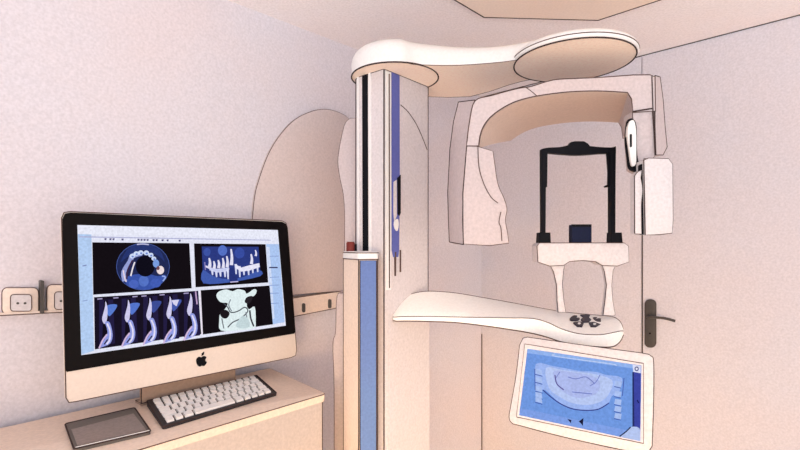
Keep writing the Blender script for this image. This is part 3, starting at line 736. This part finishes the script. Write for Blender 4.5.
for k, y in enumerate((381, 391, 399, 406, 413)):
    A.poly([(615.2, y), (621.6, y+.8), (620.8, y+6.4), (614.2, y+5)], (170, 192, 240)); A.stroke([(614, y+5.6), (620.8, y+7.2)], .8, (66, 88, 170))
A.stroke([(535, 369), (535.3, 390)], .8, (70, 90, 170)); A.stroke([(624, 378), (622.4, 396)], .8, (70, 90, 170))
A.poly([(633.5, 371), (640.8, 373), (640.2, 430), (634, 428)], (62, 70, 162)); A.poly([(632.3, 372), (633.8, 372), (634.4, 428), (632.4, 427)], (40, 46, 100))
A.poly([(632.5, 364.6), (640.8, 366), (640.6, 373.5), (633.2, 372)], (220, 222, 246)); A.ell(636.6, 369, 2.1, 2.3, (70, 70, 130)); A.ell(636.6, 369, 1.1, 1.2, (236, 236, 250))
A.poly(sp2([(620, 436.6), (627, 431), (631, 427), (639.5, 428.4), (640.2, 441)], 3), (182, 198, 240)); A.stroke([(619.5, 436.5), (626, 431.6), (630.6, 427)], 1.2, (34, 38, 74))
A.poly([(567.5, 419), (571.6, 420), (571, 423.4)], (36, 34, 66)); A.poly([(578.8, 421.6), (583.6, 418), (583, 426), (581, 423.4)], (30, 28, 56))
A.stroke([(637, 400), (638.6, 403)], 1.2, (30, 34, 90))
A.done('display_screen', fb, 'blue lit screen with pale jaw outline')
bm = bmesh.new()
px_prism(bm, rrect(584, 347, 606, 372, 4), 1.74, 1.80, line=False)
obj('bracket', bm, [PALE], td, True)
bm = bmesh.new()
a = P(595, 366, 1.76); b = TP.hit(590, 385, -.02)
bead(bm, [a, b], .018, mi=0, n=10); obj('bracket_joint', bm, [DGREY], td, True)
# ---------------------------------------------------------------- light
w = bpy.data.worlds.new('daylight'); bpy.context.scene.world = w; w.use_nodes = True
nt = w.node_tree; bg = nt.nodes['Background']
tc = nt.nodes.new('ShaderNodeTexCoord'); sx = nt.nodes.new('ShaderNodeSeparateXYZ'); nt.links.new(tc.outputs['Generated'], sx.inputs[0])
rm = nt.nodes.new('ShaderNodeMapRange'); rm.inputs['From Min'].default_value = -.25; rm.inputs['From Max'].default_value = .35; nt.links.new(sx.outputs['Z'], rm.inputs['Value'])
mx = nt.nodes.new('ShaderNodeMix'); mx.data_type = 'RGBA'; mx.inputs[6].default_value = (1.6, 1.42, 1.28, 1); mx.inputs[7].default_value = (.75, .87, 1.03, 1)
nt.links.new(rm.outputs[0], mx.inputs[0]); nt.links.new(mx.outputs[2], bg.inputs['Color']); bg.inputs['Strength'].default_value = 1.15
def area(name, loc, tgt, sx_, sy_, e, col):
    l = bpy.data.lights.new(name, 'AREA'); l.shape = 'RECTANGLE'; l.size = sx_; l.size_y = sy_; l.energy = e; l.color = col
    o = bpy.data.objects.new(name, l); C.objects.link(o); o.location = loc
    o.rotation_euler = (Vector(tgt)-Vector(loc)).to_track_quat('-Z', 'Y').to_euler(); return o
area('added_cool_fill', (.0, -2.3, 1.3), (.5, 2, 2.2), 3.4, 1.5, 13, (.72, .88, 1))  # cool fill added behind the camera, not a window
wf = area('added_warm_fill', (.0, -1.3, .75), (.2, 2.6, -.1), 2.4, .5, 18, (1, .62, .28)); wf.data.spread = math.radians(62)  # added unseen fill, turns the lower walls peach
cg = area('added_ceiling_fill', (-.3, -1.2, 1.5), (.3, 1.2, 2.6), 2.6, .4, 6, (.80, .92, 1)); cg.data.spread = math.radians(80)  # added unseen fill aimed up to lift the ceiling
# ---------------------------------------------------------------- camera
cam = bpy.data.cameras.new('camera'); co = bpy.data.objects.new('camera', cam); C.objects.link(co)
co.location = EYE; co.rotation_euler = (math.pi/2, 0, 0)
cam.sensor_width = 36; cam.lens = F*36/800; cam.shift_y = (HY-225)/800; cam.clip_start = .01
sc_ = bpy.context.scene; sc_.camera = co
sc_.view_settings.view_transform = 'Standard'; sc_.view_settings.look = 'None'; sc_.view_settings.gamma = 1; sc_.view_settings.exposure = 0
